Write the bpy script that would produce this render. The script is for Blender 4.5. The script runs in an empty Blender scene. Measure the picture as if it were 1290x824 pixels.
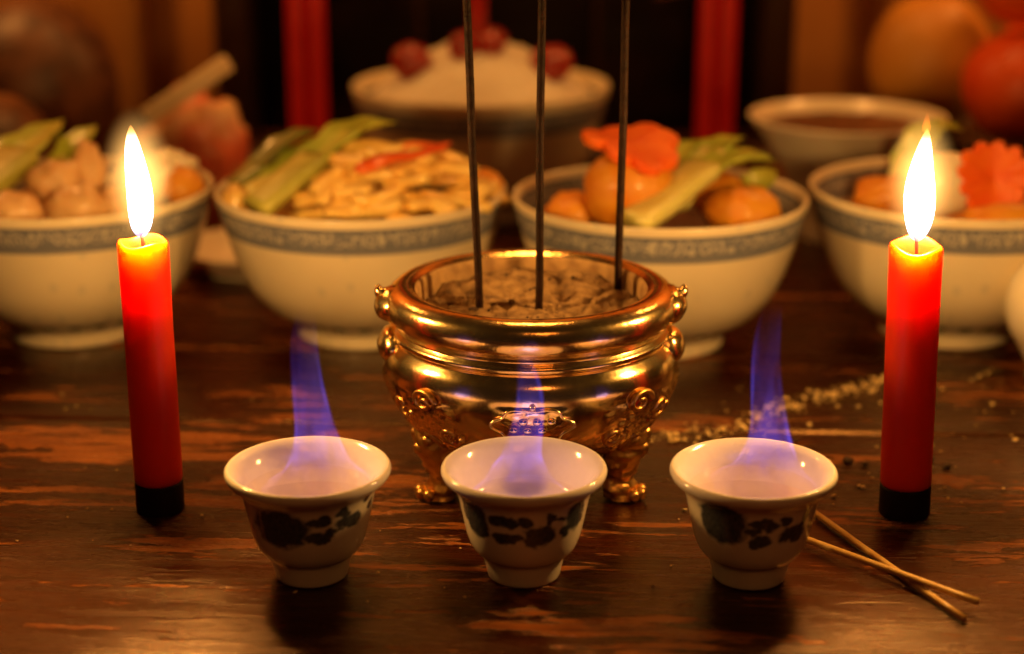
import bpy, math, random
from mathutils import Vector, noise, Matrix
R = math.radians
PI = math.pi
random.seed(7)
S = bpy.context.scene
COL = S.collection

# ------------------------------------------------------------------ camera
cd = bpy.data.cameras.new('camera')
cam = bpy.data.objects.new('camera', cd)
COL.objects.link(cam)
cam.location = (0, 0, .233)
cam.rotation_euler = (R(90 - 17.5), 0, 0)
cd.sensor_width = 36
cd.lens = 59.53
cd.clip_start = .01
cd.clip_end = 50
cd.dof.use_dof = True
cd.dof.focus_distance = .548
cd.dof.aperture_fstop = 5.0
cd.dof.aperture_blades = 9
S.camera = cam

# ------------------------------------------------------------------ world: a dim, warm room
w = bpy.data.worlds.new('World')
S.world = w
w.use_nodes = True
bg = w.node_tree.nodes['Background']
bg.inputs[0].default_value = (1, .5, .22, 1)
bg.inputs[1].default_value = .012

S.view_settings.view_transform = 'Standard'
S.view_settings.look = 'None'
S.view_settings.exposure = .06
S.view_settings.gamma = 1
S.cycles.max_bounces = 10
S.cycles.transparent_max_bounces = 16
S.cycles.sample_clamp_indirect = 4
S.cycles.caustics_reflective = False
S.cycles.caustics_refractive = False

FLAME_RGB = (1.0, .50, .115)
FLAME_W = .95          # watts of each candle flame


def room_lamp(name, loc, target, size, power, rgb):
    ld = bpy.data.lights.new(name, 'AREA')
    ld.shape = 'DISK'
    ld.size = size
    ld.energy = power
    ld.color = rgb
    o = bpy.data.objects.new(name, ld)
    COL.objects.link(o)
    o.location = loc
    o.rotation_euler = (Vector(target) - Vector(loc)).to_track_quat('-Z', 'Y').to_euler()
    return o


# the room's own dim warm lamp, behind and above the photographer
room_lamp('room_lamp', (.25, -.9, 1.3), (0, .7, .05), .5, 2.2, (1, .33, .07))
# added fill above the frame, brightens the shrine and back wall
room_lamp('back_fill', (.02, .86, .80), (0, 1.15, .05), .18, 1.9, (1, .40, .085))
for sx in (-1, 1):  # two more added fills out of view, brightening the side walls
    room_lamp('back_fill', (sx * .44, 1.02, .52), (sx * .30, 1.28, .05), .10, 1.5, (1, .40, .085))


# ------------------------------------------------------------------ helpers
class MB:
    """Collects geometry, then links it as ONE mesh object."""
    def __init__(self):
        self.v, self.f, self.m = [], [], []

    def add(self, vs, fs, mi=0):
        o = len(self.v)
        self.v += [tuple(p) for p in vs]
        self.f += [tuple(i + o for i in f) for f in fs]
        self.m += [mi] * len(fs)

    def lathe(self, prof, n=64, c=(0, 0, 0), mi=0, close=False, fn=None):
        vs, fs = [], []
        k = len(prof)
        for r, z in prof:
            for i in range(n):
                a = 2 * PI * i / n
                p = (c[0] + r * math.cos(a), c[1] + r * math.sin(a), c[2] + z)
                vs.append(fn(p, a) if fn else p)
        for j in range(k - 1 + (1 if close else 0)):
            for i in range(n):
                a, b = j * n + i, j * n + (i + 1) % n
                j2 = (j + 1) % k
                fs.append((a, b, j2 * n + (i + 1) % n, j2 * n + i))
        self.add(vs, fs, mi)
        return self

    def tube(self, pts, rad, n=10, mi=0, cap=True, flat=1.0, up=(0, 0, 1), bend=0.0):
        pts = [Vector(p) for p in pts]
        if not hasattr(rad, '__len__'):
            rad = [rad] * len(pts)
        vs, fs = [], []
        for j, p in enumerate(pts):
            t = (pts[min(j + 1, len(pts) - 1)] - pts[max(j - 1, 0)]).normalized()
            u = Vector(up)
            s = t.cross(u)
            if s.length < 1e-4:
                s = t.cross(Vector((0, 1, 0)))
            s.normalize()
            q = s.cross(t).normalized()
            for i in range(n):
                a = 2 * PI * i / n
                ca, sa = math.cos(a), math.sin(a)
                vs.append(p + s * (rad[j] * ca) + q * (rad[j] * flat * sa + bend * rad[j] * ca * ca))
        for j in range(len(pts) - 1):
            for i in range(n):
                fs.append((j * n + i, j * n + (i + 1) % n, (j + 1) * n + (i + 1) % n, (j + 1) * n + i))
        if cap:
            fs.append(tuple(reversed(range(n))))
            fs.append(tuple((len(pts) - 1) * n + i for i in range(n)))
        self.add(vs, fs, mi)
        return self

    def ball(self, c, rx, ry=None, rz=None, n=20, m=12, amp=0.0, freq=1.0, seed=0.0, rot=None, mi=0, fn=None):
        ry = ry or rx
        rz = rz or rx
        vs, fs = [], []
        rows = [(0, -1)]
        for j in range(1, m):
            t = -PI / 2 + PI * j / m
            rows.append((math.cos(t), math.sin(t)))
        def pt(x, y, z):
            d = 1.0
            if amp:
                d += amp * noise.noise(Vector((x * freq + seed, y * freq + seed * 1.7, z * freq - seed)))
                d += .4 * amp * noise.noise(Vector((x * freq * 2.3 - seed, y * freq * 2.3, z * freq * 2.3 + seed)))
            v = Vector((x * rx * d, y * ry * d, z * rz * d))
            if fn:
                v = Vector(fn(v))
            if rot:
                v = rot @ v
            return v + Vector(c)
        vs.append(pt(0, 0, -1))
        for cr, sz in rows[1:]:
            for i in range(n):
                a = 2 * PI * i / n
                vs.append(pt(cr * math.cos(a), cr * math.sin(a), sz))
        vs.append(pt(0, 0, 1))
        for i in range(n):
            fs.append((0, 1 + (i + 1) % n, 1 + i))
        for j in range(m - 2):
            for i in range(n):
                a = 1 + j * n
                fs.append((a + i, a + (i + 1) % n, a + n + (i + 1) % n, a + n + i))
        a = 1 + (m - 2) * n
        for i in range(n):
            fs.append((a + i, a + (i + 1) % n, len(vs) - 1))
        self.add(vs, fs, mi)
        return self

    def box(self, c, s, bev=.0, rot=None, mi=0):
        hx, hy, hz = s[0] / 2, s[1] / 2, s[2] / 2
        b = min(bev, hx * .9, hy * .9, hz * .9)
        if b <= 0:
            vs = [(x, y, z) for z in (-hz, hz) for y in (-hy, hy) for x in (-hx, hx)]
            fs = [(0, 2, 3, 1), (4, 5, 7, 6), (0, 1, 5, 4), (2, 6, 7, 3), (0, 4, 6, 2), (1, 3, 7, 5)]
        else:
            vs = []
            for z, i in ((-hz, b), (-hz + b, 0), (hz - b, 0), (hz, b)):
                for sx, sy, ex in ((-1, -1, 0), (-1, -1, 1), (1, -1, 1), (1, -1, 0), (1, 1, 0), (1, 1, 1), (-1, 1, 1), (-1, 1, 0)):
                    x = sx * (hx - (b if ex else 0) * 1.0) if i == 0 else sx * (hx - b)
                    y = sy * (hy - (0 if ex else b)) if i == 0 else sy * (hy - b)
                    if i:
                        x = sx * (hx - b - (b * .3 if ex else 0))
                        y = sy * (hy - b - (0 if ex else b * .3))
                    vs.append((x, y, z))
            fs = [tuple(reversed(range(8))), tuple(24 + i for i in range(8))]
            for j in range(3):
                for i in range(8):
                    fs.append((j * 8 + i, j * 8 + (i + 1) % 8, (j + 1) * 8 + (i + 1) % 8, (j + 1) * 8 + i))
        out = []
        for p in vs:
            v = Vector(p)
            if rot:
                v = rot @ v
            out.append(v + Vector(c))
        self.add(out, fs, mi)
        return self

    def build(self, name, mats, parent=None, loc=None, smooth=True):
        me = bpy.data.meshes.new(name)
        me.from_pydata(self.v, [], self.f)
        if not isinstance(mats, (list, tuple)):
            mats = [mats]
        for m in mats:
            me.materials.append(m)
        me.polygons.foreach_set('material_index', self.m)
        if smooth:
            me.polygons.foreach_set('use_smooth', [True] * len(self.f))
        me.update()
        o = bpy.data.objects.new(name, me)
        COL.objects.link(o)
        if parent:
            o.parent = parent
        if loc is not None:
            o.location = loc
        return o


def tag(o, label=None, cat=None, group=None, kind=None):
    if label: o['label'] = label
    if cat: o['category'] = cat
    if group: o['group'] = group
    if kind: o['kind'] = kind
    return o


def thing(name, label, cat, loc=(0, 0, 0), rz=0, group=None):
    o = bpy.data.objects.new(name, None)
    o.empty_display_size = .01
    COL.objects.link(o)
    o.location = loc
    o.rotation_euler = (0, 0, rz)
    return tag(o, label, cat, group)


def copy_tree(o, parent=None):
    c = o.copy()
    COL.objects.link(c)
    if parent:
        c.parent = parent
    for ch in list(o.children):
        copy_tree(ch, c)
    return c


def crspline(pts, n):
    """Catmull-Rom through tuples, n samples per span."""
    out = []
    P = [Vector(p) for p in pts]
    P = [P[0] * 2 - P[1]] + P + [P[-1] * 2 - P[-2]]
    for i in range(1, len(P) - 2):
        a, b, c, d = P[i - 1], P[i], P[i + 1], P[i + 2]
        for k in range(n):
            t = k / n
            out.append(.5 * ((2 * b) + (c - a) * t + (2 * a - 5 * b + 4 * c - d) * t * t + (3 * b - a - 3 * c + d) * t ** 3))
    out.append(P[-2])
    return out


def sprof(pts, n=5):
    return [(p.x, p.y) for p in crspline([(r, z, 0) for r, z in pts], n)]


# ------------------------------------------------------------------ materials
def mat(name):
    m = bpy.data.materials.new(name)
    m.use_nodes = True
    nt = m.node_tree
    return m, nt, nt.nodes, nt.links, nt.nodes['Principled BSDF']


def N(ns, typ, **kw):
    n = ns.new(typ)
    for k, v in kw.items():
        if k in ('operation', 'blend_type', 'data_type', 'noise_dimensions', 'feature', 'wave_type', 'bands_direction', 'interpolation_type', 'attribute_name', 'clamp', 'use_clamp', 'distance'):
            setattr(n, k, v)
    return n


def ramp(ns, stops, interp='LINEAR'):
    n = ns.new('ShaderNodeValToRGB')
    n.color_ramp.interpolation = interp
    e = n.color_ramp.elements
    while len(e) < len(stops):
        e.new(.5)
    for el, (p, c) in zip(e, stops):
        el.position = p
        el.color = (*c, 1) if len(c) == 3 else c
    return n


def organic(name, c1, c2, rough=.5, scale=80, bump=.3, bscale=250, sss=0.0, srad=(.004, .002, .001), coat=0.0, c3=None):
    m, nt, ns, L, b = mat(name)
    tc = ns.new('ShaderNodeTexCoord')
    n1 = ns.new('ShaderNodeTexNoise')
    n1.inputs['Scale'].default_value = scale
    n1.inputs['Detail'].default_value = 6
    L.new(tc.outputs['Object'], n1.inputs['Vector'])
    st = [(.35, c1), (.65, c2)] if not c3 else [(.3, c1), (.5, c2), (.68, c3)]
    r = ramp(ns, st)
    L.new(n1.outputs['Fac'], r.inputs['Fac'])
    L.new(r.outputs['Color'], b.inputs['Base Color'])
    n2 = ns.new('ShaderNodeTexNoise')
    n2.inputs['Scale'].default_value = bscale
    n2.inputs['Detail'].default_value = 4
    L.new(tc.outputs['Object'], n2.inputs['Vector'])
    bp = ns.new('ShaderNodeBump')
    bp.inputs['Strength'].default_value = bump
    bp.inputs['Distance'].default_value = .001
    L.new(n2.outputs['Fac'], bp.inputs['Height'])
    L.new(bp.outputs['Normal'], b.inputs['Normal'])
    b.inputs['Roughness'].default_value = rough
    b.inputs['Coat Weight'].default_value = coat
    b.inputs['Coat Roughness'].default_value = .12
    if sss:
        b.inputs['Subsurface Weight'].default_value = sss
        b.inputs['Subsurface Radius'].default_value = srad
        b.inputs['Subsurface Scale'].default_value = 1.0
    return m


def math_node(ns, L, op, a, b=None, c=None, clamp=False):
    n = ns.new('ShaderNodeMath')
    n.operation = op
    n.use_clamp = clamp
    for i, x in enumerate((a, b, c)):
        if x is None: continue
        if isinstance(x, (int, float)):
            n.inputs[i].default_value = x
        else:
            L.new(x, n.inputs[i])
    return n.outputs[0]


def smooth(ns, L, x, lo, hi):
    n = ns.new('ShaderNodeMapRange')
    n.interpolation_type = 'SMOOTHSTEP'
    L.new(x, n.inputs['Value'])
    n.inputs['From Min'].default_value = lo
    n.inputs['From Max'].default_value = hi
    return n.outputs['Result']


def mixc(ns, L, fac, a, b):
    n = ns.new('ShaderNodeMix')
    n.data_type = 'RGBA'
    if isinstance(fac, (int, float)): n.inputs[0].default_value = fac
    else: L.new(fac, n.inputs[0])
    for i, x in ((6, a), (7, b)):
        if isinstance(x, tuple): n.inputs[i].default_value = (*x, 1)
        else: L.new(x, n.inputs[i])
    return n.outputs[2]


def wood_table():
    m, nt, ns, L, b = mat('lacquered_wood')
    tc = ns.new('ShaderNodeTexCoord')
    oi = ns.new('ShaderNodeObjectInfo')
    shift = ns.new('ShaderNodeVectorMath'); shift.operation = 'MULTIPLY_ADD'
    comb = ns.new('ShaderNodeCombineXYZ')
    L.new(oi.outputs['Random'], comb.inputs[0]); L.new(oi.outputs['Random'], comb.inputs[2])
    L.new(comb.outputs[0], shift.inputs[0]); shift.inputs[1].default_value = (7, 0, 0)
    L.new(tc.outputs['Object'], shift.inputs[2])
    def nz(sc, vscale, det=6, rough=.6, dist=0.0):
        mp = ns.new('ShaderNodeMapping'); mp.inputs['Scale'].default_value = vscale
        L.new(shift.outputs[0], mp.inputs['Vector'])
        n = ns.new('ShaderNodeTexNoise')
        n.inputs['Scale'].default_value = sc; n.inputs['Detail'].default_value = det
        n.inputs['Roughness'].default_value = rough; n.inputs['Distortion'].default_value = dist
        L.new(mp.outputs[0], n.inputs['Vector'])
        return n.outputs['Fac']
    grain = nz(60, (.35, 4, 1), 8, .65, .3)
    patch = nz(14, (.7, 4.6, 1), 5, .58, .5)
    fine = nz(60, (.5, 3.0, 1), 8, .72, .3)
    big = nz(5.0, (1, 1.6, 1), 3, .5)
    base = ramp(ns, [(.3, (.006, .0009, .0003)), (.55, (.028, .0036, .0007)), (.75, (.066, .0098, .0017))])
    L.new(grain, base.inputs['Fac'])
    # worn-through lacquer: warm bare wood in streaks that follow the grain
    worn = math_node(ns, L, 'ADD', math_node(ns, L, 'MULTIPLY', patch, .55), math_node(ns, L, 'MULTIPLY', fine, .52))
    worn = math_node(ns, L, 'ADD', worn, math_node(ns, L, 'MULTIPLY', big, .42))
    wm = smooth(ns, L, worn, .790, .812)
    bare = ramp(ns, [(.35, (.15, .033, .006)), (.65, (.40, .125, .024))])
    L.new(grain, bare.inputs['Fac'])
    col = mixc(ns, L, math_node(ns, L, 'MULTIPLY', wm, .85), base.outputs['Color'], bare.outputs['Color'])
    L.new(col, b.inputs['Base Color'])
    rr = math_node(ns, L, 'ADD', .15, math_node(ns, L, 'MULTIPLY', smooth(ns, L, math_node(ns, L, 'ADD', fine, math_node(ns, L, 'MULTIPLY', patch, .6)), .88, .74), .13))
    rr = math_node(ns, L, 'ADD', rr, math_node(ns, L, 'MULTIPLY', wm, .12))
    L.new(rr, b.inputs['Roughness'])
    b.inputs['Specular IOR Level'].default_value = .7
    b.inputs['Specular Tint'].default_value = (1, .58, .26, 1)
    bp = ns.new('ShaderNodeBump'); bp.inputs['Strength'].default_value = .5; bp.inputs['Distance'].default_value = .0013
    h = math_node(ns, L, 'ADD', math_node(ns, L, 'MULTIPLY', grain, .35), math_node(ns, L, 'MULTIPLY', wm, -.35))
    micro = nz(330, (.22, 1.6, 1), 5, .65, .2)
    h = math_node(ns, L, 'ADD', h, math_node(ns, L, 'MULTIPLY', fine, .5))
    h = math_node(ns, L, 'ADD', h, math_node(ns, L, 'MULTIPLY', math_node(ns, L, 'MULTIPLY', micro, 2.4), math_node(ns, L, 'ADD', .12, smooth(ns, L, big, .46, .62))))
    L.new(h, bp.inputs['Height']); L.new(bp.outputs['Normal'], b.inputs['Normal'])
    return m


def bowl_porcelain(name, z0, z1, foot):
    """Cream porcelain, grey-blue printed band under the lip, thin line and leaf print over the foot."""
    m, nt, ns, L, b = mat(name)
    tc = ns.new('ShaderNodeTexCoord')
    sp = ns.new('ShaderNodeSeparateXYZ'); L.new(tc.outputs['Object'], sp.inputs[0])
    th = math_node(ns, L, 'ARCTAN2', sp.outputs[1], sp.outputs[0])
    z = sp.outputs[2]
    band = math_node(ns, L, 'MULTIPLY', smooth(ns, L, z, z0 - .0004, z0 + .0004), math_node(ns, L, 'SUBTRACT', 1, smooth(ns, L, z, z1 - .0004, z1 + .0004)))
    zz = math_node(ns, L, 'DIVIDE', math_node(ns, L, 'SUBTRACT', z, z0), z1 - z0)
    cv = ns.new('ShaderNodeCombineXYZ')
    L.new(math_node(ns, L, 'MULTIPLY', th, 7.0), cv.inputs[0]); L.new(math_node(ns, L, 'MULTIPLY', zz, 1.0), cv.inputs[1])
    vo = ns.new('ShaderNodeTexVoronoi'); vo.feature = 'F1'; vo.inputs['Scale'].default_value = 1.9
    L.new(cv.outputs[0], vo.inputs['Vector'])
    wv = ns.new('ShaderNodeMath'); wv.operation = 'SINE'
    L.new(math_node(ns, L, 'MULTIPLY', vo.outputs['Distance'], 17.0), wv.inputs[0])
    fret = smooth(ns, L, wv.outputs[0], .1, .75)
    inner = math_node(ns, L, 'MULTIPLY', smooth(ns, L, zz, .28, .33), math_node(ns, L, 'SUBTRACT', 1, smooth(ns, L, zz, .84, .88)))
    fret = math_node(ns, L, 'MULTIPLY', fret, inner)
    edge = math_node(ns, L, 'ADD', smooth(ns, L, math_node(ns, L, 'ABSOLUTE', math_node(ns, L, 'SUBTRACT', zz, .30)), .06, .02),
                     smooth(ns, L, math_node(ns, L, 'ABSOLUTE', math_node(ns, L, 'SUBTRACT', zz, .93)), .07, .03), clamp=True)
    blue = mixc(ns, L, math_node(ns, L, 'MULTIPLY', fret, .8), (.20, .205, .25), (.56, .52, .46))
    blue = mixc(ns, L, math_node(ns, L, 'MULTIPLY', edge, .5), blue, (.07, .085, .15))
    nn = ns.new('ShaderNodeTexNoise'); nn.inputs['Scale'].default_value = 60; L.new(tc.outputs['Object'], nn.inputs['Vector'])
    cream = mixc(ns, L, nn.outputs['Fac'], (.82, .71, .51), (.76, .64, .44))
    # grain-of-rice windows, a shade lighter
    cr = ns.new('ShaderNodeCombineXYZ')
    L.new(math_node(ns, L, 'MULTIPLY', th, 14 / (2 * PI) * 2), cr.inputs[0]); L.new(math_node(ns, L, 'MULTIPLY', z, 60), cr.inputs[1])
    v2 = ns.new('ShaderNodeTexVoronoi'); v2.inputs['Scale'].default_value = 1.0; v2.inputs['Randomness'].default_value = .25
    L.new(cr.outputs[0], v2.inputs['Vector'])
    rice = math_node(ns, L, 'MULTIPLY', smooth(ns, L, v2.outputs['Distance'], .19, .11), .6)
    cream = mixc(ns, L, rice, cream, (.62, .56, .44))
    # foot print
    fl = math_node(ns, L, 'MULTIPLY', smooth(ns, L, z, foot, foot + .0005), math_node(ns, L, 'SUBTRACT', 1, smooth(ns, L, z, foot + .004, foot + .0052)))
    lf = math_node(ns, L, 'SINE', math_node(ns, L, 'MULTIPLY', th, 22.0))
    lf = math_node(ns, L, 'ADD', math_node(ns, L, 'MULTIPLY', smooth(ns, L, lf, -.2, .5), .7), .25)
    fl = math_node(ns, L, 'MULTIPLY', fl, lf)
    c = mixc(ns, L, band, cream, blue)
    c = mixc(ns, L, fl, c, (.035, .045, .07))
    L.new(c, b.inputs['Base Color'])
    b.inputs['Roughness'].default_value = .22
    b.inputs['Subsurface Weight'].default_value = .15
    b.inputs['Subsurface Radius'].default_value = (.004, .0028, .0018)
    b.inputs['Subsurface Scale'].default_value = 1
    bp = ns.new('ShaderNodeBump'); bp.inputs['Strength'].default_value = .08; bp.inputs['Distance'].default_value = .001
    L.new(nn.outputs['Fac'], bp.inputs['Height']); L.new(bp.outputs[0], b.inputs['Normal'])
    return m


def cup_porcelain():
    m, nt, ns, L, b = mat('cup_porcelain')
    at = ns.new('ShaderNodeAttribute'); at.attribute_name = 'print'
    tc = ns.new('ShaderNodeTexCoord')
    nn = ns.new('ShaderNodeTexNoise'); nn.inputs['Scale'].default_value = 500; nn.inputs['Detail'].default_value = 4
    L.new(tc.outputs['Object'], nn.inputs['Vector'])
    cream = mixc(ns, L, nn.outputs['Fac'], (.84, .75, .62), (.78, .68, .54))
    ink = mixc(ns, L, nn.outputs['Fac'], (.005, .011, .027), (.014, .028, .058))
    c = mixc(ns, L, at.outputs['Fac'], cream, ink)
    L.new(c, b.inputs['Base Color'])
    b.inputs['Roughness'].default_value = .12
    b.inputs['Subsurface Weight'].default_value = 0
    b.inputs['Subsurface Radius'].default_value = (.003, .002, .0012)
    b.inputs['Subsurface Scale'].default_value = 1
    return m


def gold():
    m, nt, ns, L, b = mat('polished_brass')
    tc = ns.new('ShaderNodeTexCoord')
    n1 = ns.new('ShaderNodeTexNoise'); n1.inputs['Scale'].default_value = 70; n1.inputs['Detail'].default_value = 6
    L.new(tc.outputs['Object'], n1.inputs['Vector'])
    c = ramp(ns, [(.3, (.82, .54, .20)), (.6, (.97, .74, .36))])
    L.new(n1.outputs['Fac'], c.inputs['Fac']); L.new(c.outputs[0], b.inputs['Base Color'])
    b.inputs['Metallic'].default_value = 1
    L.new(math_node(ns, L, 'ADD', .08, math_node(ns, L, 'MULTIPLY', n1.outputs['Fac'], .20)), b.inputs['Roughness'])
    n2 = ns.new('ShaderNodeTexNoise'); n2.inputs['Scale'].default_value = 190; n2.inputs['Detail'].default_value = 3
    L.new(tc.outputs['Object'], n2.inputs['Vector'])
    bp = ns.new('ShaderNodeBump'); bp.inputs['Strength'].default_value = .10; bp.inputs['Distance'].default_value = .0012
    L.new(n2.outputs['Fac'], bp.inputs['Height']); L.new(bp.outputs[0], b.inputs['Normal'])
    return m


def simple(name, rgb, rough=.5, metal=0, coat=0):
    m, nt, ns, L, b = mat(name)
    tc = ns.new('ShaderNodeTexCoord')
    n = ns.new('ShaderNodeTexNoise'); n.inputs['Scale'].default_value = 45; n.inputs['Detail'].default_value = 5
    L.new(tc.outputs['Object'], n.inputs['Vector'])
    L.new(mixc(ns, L, n.outputs['Fac'], tuple(x * .75 for x in rgb), tuple(min(1, x * 1.2) for x in rgb)), b.inputs['Base Color'])
    L.new(math_node(ns, L, 'ADD', rough - .06, math_node(ns, L, 'MULTIPLY', n.outputs['Fac'], .12)), b.inputs['Roughness'])
    b.inputs['Metallic'].default_value = metal
    b.inputs['Coat Weight'].default_value = coat
    return m


def wax():
    m, nt, ns, L, b = mat('red_wax')
    tc = ns.new('ShaderNodeTexCoord')
    n = ns.new('ShaderNodeTexNoise'); n.inputs['Scale'].default_value = 120; n.inputs['Detail'].default_value = 4
    L.new(tc.outputs['Object'], n.inputs['Vector'])
    L.new(mixc(ns, L, n.outputs['Fac'], (.94, .040, .005), (.90, .032, .004)), b.inputs['Base Color'])
    b.inputs['Roughness'].default_value = .42
    b.inputs['Specular IOR Level'].default_value = .3
    b.inputs['Subsurface Weight'].default_value = 1
    b.inputs['Subsurface Radius'].default_value = (.009, .0095, .0018)
    b.inputs['Subsurface Scale'].default_value = 1
    bp = ns.new('ShaderNodeBump'); bp.inputs['Strength'].default_value = .12; bp.inputs['Distance'].default_value = .001
    L.new(n.outputs['Fac'], bp.inputs['Height']); L.new(bp.outputs[0], b.inputs['Normal'])
    return m


def flame_core(h):
    m, nt, ns, L, b = mat('flame_core')
    ns.remove(b)
    out = ns['Material Output']
    tc = ns.new('ShaderNodeTexCoord')
    sp = ns.new('ShaderNodeSeparateXYZ'); L.new(tc.outputs['Object'], sp.inputs[0])
    zz = math_node(ns, L, 'DIVIDE', sp.outputs[2], h)
    c = ramp(ns, [(0.0, (.30, .28, .75)), (.16, (.95, .80, .80)), (.35, (1, .72, .40)), (.86, (1, .62, .26)), (1, (1, .34, .06))])
    L.new(zz, c.inputs['Fac'])
    s = ramp(ns, [(0.0, (.03,) * 3), (.10, (.22,) * 3), (.3, (1,) * 3), (.82, (.8,) * 3), (.95, (.10,) * 3), (1, (.05,) * 3)])
    L.new(zz, s.inputs['Fac'])
    em = ns.new('ShaderNodeEmission')
    L.new(c.outputs[0], em.inputs[0])
    L.new(math_node(ns, L, 'MULTIPLY', s.outputs[0], 9.0), em.inputs[1])
    tr = ns.new('ShaderNodeBsdfTransparent')
    mx = ns.new('ShaderNodeAddShader')      # a flame lets light through
    L.new(tr.outputs[0], mx.inputs[0]); L.new(em.outputs[0], mx.inputs[1])
    L.new(mx.outputs[0], out.inputs[0])
    return m


def gas(name, rgb, strength, z0, z1, step=.12, low=0):
    """Thin glowing gas: pure volume emission that thins out towards its top."""
    m, nt, ns, L, b = mat(name)
    ns.remove(b)
    out = ns['Material Output']
    tc = ns.new('ShaderNodeTexCoord')
    sp = ns.new('ShaderNodeSeparateXYZ'); L.new(tc.outputs['Object'], sp.inputs[0])
    f = math_node(ns, L, 'SUBTRACT', 1, smooth(ns, L, sp.outputs[2], z0, z1))
    if low:
        mp = ns.new('ShaderNodeMapping'); mp.inputs['Scale'].default_value = (210, 210, 45)
        oi = ns.new('ShaderNodeObjectInfo'); L.new(oi.outputs['Random'], mp.inputs['Rotation'])
        nz = ns.new('ShaderNodeTexNoise'); nz.inputs['Scale'].default_value = 1; nz.inputs['Detail'].default_value = 2
        L.new(tc.outputs['Object'], mp.inputs[0]); L.new(mp.outputs[0], nz.inputs['Vector'])
        f = math_node(ns, L, 'MULTIPLY', f, math_node(ns, L, 'ADD', .15, math_node(ns, L, 'MULTIPLY', smooth(ns, L, nz.outputs['Fac'], .34, .68), 1.6)))
        f = math_node(ns, L, 'MULTIPLY', f, math_node(ns, L, 'ADD', low, math_node(ns, L, 'MULTIPLY', smooth(ns, L, sp.outputs[2], .004, .015), 1 - low)))
    em = ns.new('ShaderNodeEmission'); em.inputs[0].default_value = (*rgb, 1)
    L.new(math_node(ns, L, 'MULTIPLY', f, strength), em.inputs[1])
    L.new(em.outputs[0], out.inputs['Volume'])
    m.cycles.volume_step_rate = step
    return m


def bloom_glow():
    """added glow imitating lens bloom round a candle flame, thinning out to nothing"""
    m, nt, ns, L, b = mat('flame_bloom')
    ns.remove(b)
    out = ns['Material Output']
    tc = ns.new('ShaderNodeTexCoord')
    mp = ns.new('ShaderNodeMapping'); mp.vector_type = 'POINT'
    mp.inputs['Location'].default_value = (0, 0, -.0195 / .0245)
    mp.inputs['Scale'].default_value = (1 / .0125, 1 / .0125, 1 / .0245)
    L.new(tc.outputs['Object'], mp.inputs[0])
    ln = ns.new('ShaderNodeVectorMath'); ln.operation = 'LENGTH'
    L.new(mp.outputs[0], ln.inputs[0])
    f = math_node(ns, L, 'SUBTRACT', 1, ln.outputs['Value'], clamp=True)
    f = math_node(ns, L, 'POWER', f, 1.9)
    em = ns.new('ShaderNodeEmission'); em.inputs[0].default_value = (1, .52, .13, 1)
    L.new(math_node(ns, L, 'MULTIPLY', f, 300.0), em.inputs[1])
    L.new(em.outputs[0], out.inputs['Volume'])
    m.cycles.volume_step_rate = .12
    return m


def liquor_mat():
    m, nt, ns, L, b = mat('clear_liquor')
    ns.remove(b)
    out = ns['Material Output']
    fr = ns.new('ShaderNodeFresnel'); fr.inputs[0].default_value = 1.36
    tr = ns.new('ShaderNodeBsdfTransparent'); tr.inputs[0].default_value = (.96, .94, .92, 1)
    gl = ns.new('ShaderNodeBsdfGlossy'); gl.inputs['Roughness'].default_value = .03
    mx = ns.new('ShaderNodeMixShader')
    geo = ns.new('ShaderNodeNewGeometry')      # light coming up out of a shallow pool is not trapped
    L.new(math_node(ns, L, 'MULTIPLY', fr.outputs[0], math_node(ns, L, 'SUBTRACT', 1, geo.outputs['Backfacing'])), mx.inputs[0]); L.new(tr.outputs[0], mx.inputs[1]); L.new(gl.outputs[0], mx.inputs[2])
    L.new(mx.outputs[0], out.inputs[0])
    return m


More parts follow.
